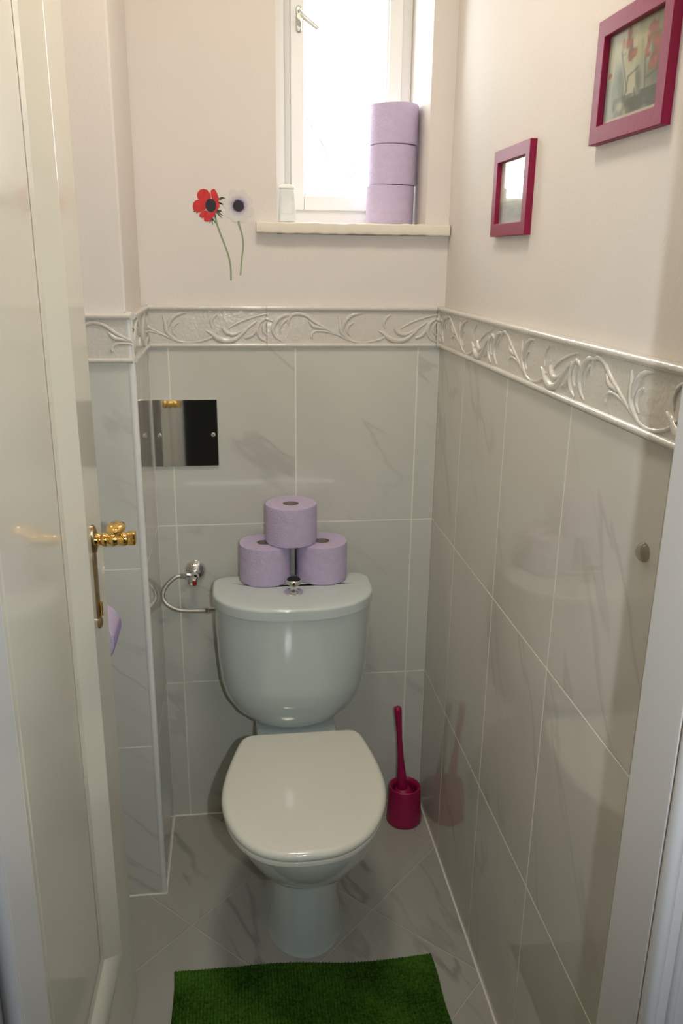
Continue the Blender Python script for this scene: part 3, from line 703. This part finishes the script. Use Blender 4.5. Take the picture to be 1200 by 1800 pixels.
c2 = sk(845, 500); s2 = thing('wall_sticker', (c2[0], Y0, c2[1]), 'flat wall sticker of a white anemone with a dark centre on a green stem', 'wall sticker')
tips = [(742, 278), (930, 266), (1052, 400), (1068, 625), (920, 745), (775, 745), (660, 665), (618, 480)]
pw = []
for i, (tx, ty) in enumerate(tips):
    dx, dy = tx-845, ty-500; nx, ny = -dy, dx; k = 84/math.hypot(dx, dy)
    pw.append(decal([(845, 500), (845+dx*.35+nx*k*.8, 500+dy*.35+ny*k*.8), (845+dx*.68+nx*k*1.02, 500+dy*.68+ny*k*1.02), (845+dx*.93+nx*k*.55, 500+dy*.93+ny*k*.55), (845+dx*1.03, 500+dy*1.03),
        (845+dx*.93-nx*k*.55, 500+dy*.93-ny*k*.55), (845+dx*.68-nx*k*1.02, 500+dy*.68-ny*k*1.02), (845+dx*.35-nx*k*.8, 500+dy*.35-ny*k*.8)], Y0-.0008-.00012*(i % 4 if i != 7 else 4), Y0))
obj('petals', join(*pw), 'petalw', s2, smooth=False)
obj('flower_centre', decal([(845+82*math.cos(2*PI*k/20), 508+84*math.sin(2*PI*k/20)) for k in range(20)], Y0-.0020, Y0-.0016), 'fcent', s2, smooth=False)
obj('stem', band([(835, 700), (850, 800), (890, 930), (905, 1100), (880, 1300), (852, 1560)], [18, 15, 13, 12, 12, 12], Y0-.0005, Y0), 'stemg', s2, smooth=False)

# ------------------------------------------------------------------ pictures on the right wall
def lerp3(a, b, t): return tuple(a[i]*(1-t)+b[i]*t for i in range(3))
def picture(ya, yb, z0, z1, label, paint):
    X0, X1 = -.002, TH; bw = .0225
    t = thing('picture_frame', (TH, (ya+yb)/2, z0), label, 'picture')
    def ring(i, x): return [(x, ya-i, z0+i), (x, yb+i, z0+i), (x, yb+i, z1-i), (x, ya-i, z1-i)]
    obj('frame_moulding', loft([ring(0, X1), ring(0, X0+.001), ring(.001, X0), ring(bw-.001, X0), ring(bw, X0+.001), ring(bw, X1-.002), ring(0, X1)], False, False), 'magframe', t, angle=30)
    nu, nv = 90, 66; V, F, Cc = [], [], []
    y0_, y1_, a0, a1 = ya-bw, yb+bw, z0+bw, z1-bw
    for j in range(nv+1):
        for i in range(nu+1): V.append(Vector((X1-.003, y0_+(y1_-y0_)*i/nu, a0+(a1-a0)*j/nv))); Cc.append(srgb(*paint(i/nu, j/nv)))
    for j in range(nv):
        for i in range(nu): F.append([j*(nu+1)+i, j*(nu+1)+i+1, (j+1)*(nu+1)+i+1, (j+1)*(nu+1)+i])
    o = obj('print', (V, F), 'ink', t, smooth=False)
    at = o.data.color_attributes.new('ink', 'FLOAT_COLOR', 'POINT')
    for k, c in enumerate(Cc): at.data[k].color = c
    obj('picture_glass', box(X1-.0055, X1-.004, y1_-.001, y0_+.001, a0-.001, a1+.001), 'picglass', t, smooth=False)
rn = random.Random(5)
blobs = [(.33, .82, .11, .10), (.42, .72, .08, .10), (.36, .93, .05, .06), (.76, .80, .10, .14), (.88, .62, .10, .15), (.80, .50, .07, .10), (.06, .56, .04, .04), (.70, .66, .05, .12)]
def h2(u, v, s):  # smooth value noise
    def r(i, j): return random.Random(i*7919+j*104729+s).random()
    i, j = math.floor(u), math.floor(v); a, b = u-i, v-j; a = a*a*(3-2*a); b = b*b*(3-2*b)
    return (r(i, j)*(1-a)+r(i+1, j)*a)*(1-b)+(r(i, j+1)*(1-a)+r(i+1, j+1)*a)*b
def paint_big(u, v):
    c = lerp3((206, 200, 178), (192, 190, 160), h2(u*4, v*3, 1))
    k = max(0, h2(u*11+v*2, v*2.6, 2)-.45)*3.0
    if u > .12: c = lerp3(c, (92, 100, 88), min(.85, k*(1 if v < .8 else .4)))
    if u < .25: c = lerp3(c, (160, 176, 182), max(0, .8-u*3)*(1 if v < .5 else .3))
    if u > .5 and v > .55: c = lerp3(c, (150, 146, 84), .55*h2(u*9, v*7, 4))
    if u > .8: c = lerp3(c, (84, 92, 66), .6*h2(u*14, v*9, 8))
    if v < .27 and u > .16:
        c = lerp3(c, (66, 74, 66), min(.9, max(0, h2(u*7, v*12, 3)*1.5-.35+(.3 if u > .45 and .08 < v < .22 else 0))))
    for bx_, by_, rx, ry in blobs:
        d = ((u-bx_)/rx)**2+((v-by_)/ry)**2+1.7*(h2(u*20, v*17, 6)-.5)
        if d < 1: c = lerp3(c, lerp3((196, 84, 66), (120, 70, 60), h2(u*30, v*26, 9)), .8*min(1, (1-d)*2.2))
    for (x0, y0, x1, y1) in ((.24, .76, .40, .30), (.40, .46, .56, .52), (.40, .46, .36, .2), (.66, .60, .70, .28), (.70, .36, .95, .44), (.52, .30, .58, .14)):
        dx, dy = x1-x0, y1-y0; t_ = max(0, min(1, ((u-x0)*dx+(v-y0)*dy)/(dx*dx+dy*dy))); d = math.hypot(u-x0-dx*t_, v-y0-dy*t_)
        if d < .02: c = lerp3(c, (74, 80, 72), .8*(1-d/.02))
    if v < .06: c = (208, 200, 182)
    return c
def paint_small(u, v):
    c = (240, 238, 226)  # pale print; the window's reflection is also painted into its light and grey areas
    if v < .36: c = lerp3((150, 158, 152), (192, 190, 176), h2(u*6, v*10, 12))
    if .30 < v < .38: c = lerp3(c, (200, 206, 190), .6)
    for (x0, y0, x1, y1) in ((.24, .82, .34, .45), (.30, .80, .44, .72), (.44, .72, .40, .56), (.32, .86, .45, .80)):
        dx, dy = x1-x0, y1-y0; t_ = max(0, min(1, ((u-x0)*dx+(v-y0)*dy)/(dx*dx+dy*dy))); d = math.hypot(u-x0-dx*t_, v-y0-dy*t_)
        if d < .03: c = lerp3(c, (140, 138, 110), .7*(1-d/.03))
    return c
picture(-.361, -.557, 1.5465, 1.699, 'small magenta framed pale print on the right wall, nearer the window', paint_small)
picture(-.799, -1.005, 1.658, 1.8115, 'magenta framed floral print with red blooms, the higher and nearer picture on the right wall', paint_big)

# clear dome bumper on the right wall
tag(obj('wall_bumper', lathe([(.0125, 0), (.0125, -.002), (.011, -.006), (.007, -.0095), (.003, -.011), (0, -.0112)], 28, (0, -1.09, 1.1587), 'X'), 'clearp', base=(0, -1.09, 1.1587)), 'small clear round door bumper stuck on the right wall tiles', 'bumper')

# ------------------------------------------------------------------ bath mat
def rug():
    A, B, D_, C_ = Vector((-.666, -.5395, 0)), Vector((-.0936, -.5535, 0)), Vector((-.655, -.93, 0)), Vector((-.088, -.945, 0))
    nb, mb = 80, 54; s = 5; NU, NV = nb*s, mb*s; V, F = [], []
    jit = [[(random.uniform(.7, 1.15), random.uniform(-.15, .15)) for _ in range(nb)] for _ in range(mb)]
    for j in range(NV+1):
        for i in range(NU+1):
            u, v = i/NU, j/NV; p = A.lerp(B, u).lerp(D_.lerp(C_, u), v)
            p.y += .006*math.sin(u*5.2+.6)*(1-v) - .003*math.sin(u*11)*(1-v)
            p.x += .0015*math.sin(v*14)
            bi, bj = min(nb-1, i//s), min(mb-1, j//s); a, off = jit[bj][bi]
            h = abs(math.sin(PI*u*nb))**.7*abs(math.sin(PI*v*mb))**.7
            p.x += .0006*off*h
            e = min(1, min(i, NU-i, j, NV-j)/5); p.z = .0015+.005*e+.0068*h*a*e
            V.append(p)
    W_ = NU+1
    for j in range(NV):
        for i in range(NU): F.append([j*W_+i, j*W_+i+1, (j+1)*W_+i+1, (j+1)*W_+i])
    rim = [j for j in range(W_)]+[j*W_+NU for j in range(1, NV+1)]+[NV*W_+i for i in range(NU-1, -1, -1)]+[j*W_ for j in range(NV-1, 0, -1)]
    o = len(V)
    for k in rim: q = V[k].copy(); q.z = .0003; V.append(q)
    m_ = len(rim)
    for k in range(m_): F.append([rim[k], rim[(k+1) % m_], o+(k+1) % m_, o+k])
    return V, F
tag(obj('bath_mat', rug(), 'rug', base=(-.38, -.74, 0), angle=80), 'green waffle textured bath mat on the floor before the toilet', 'bath mat')
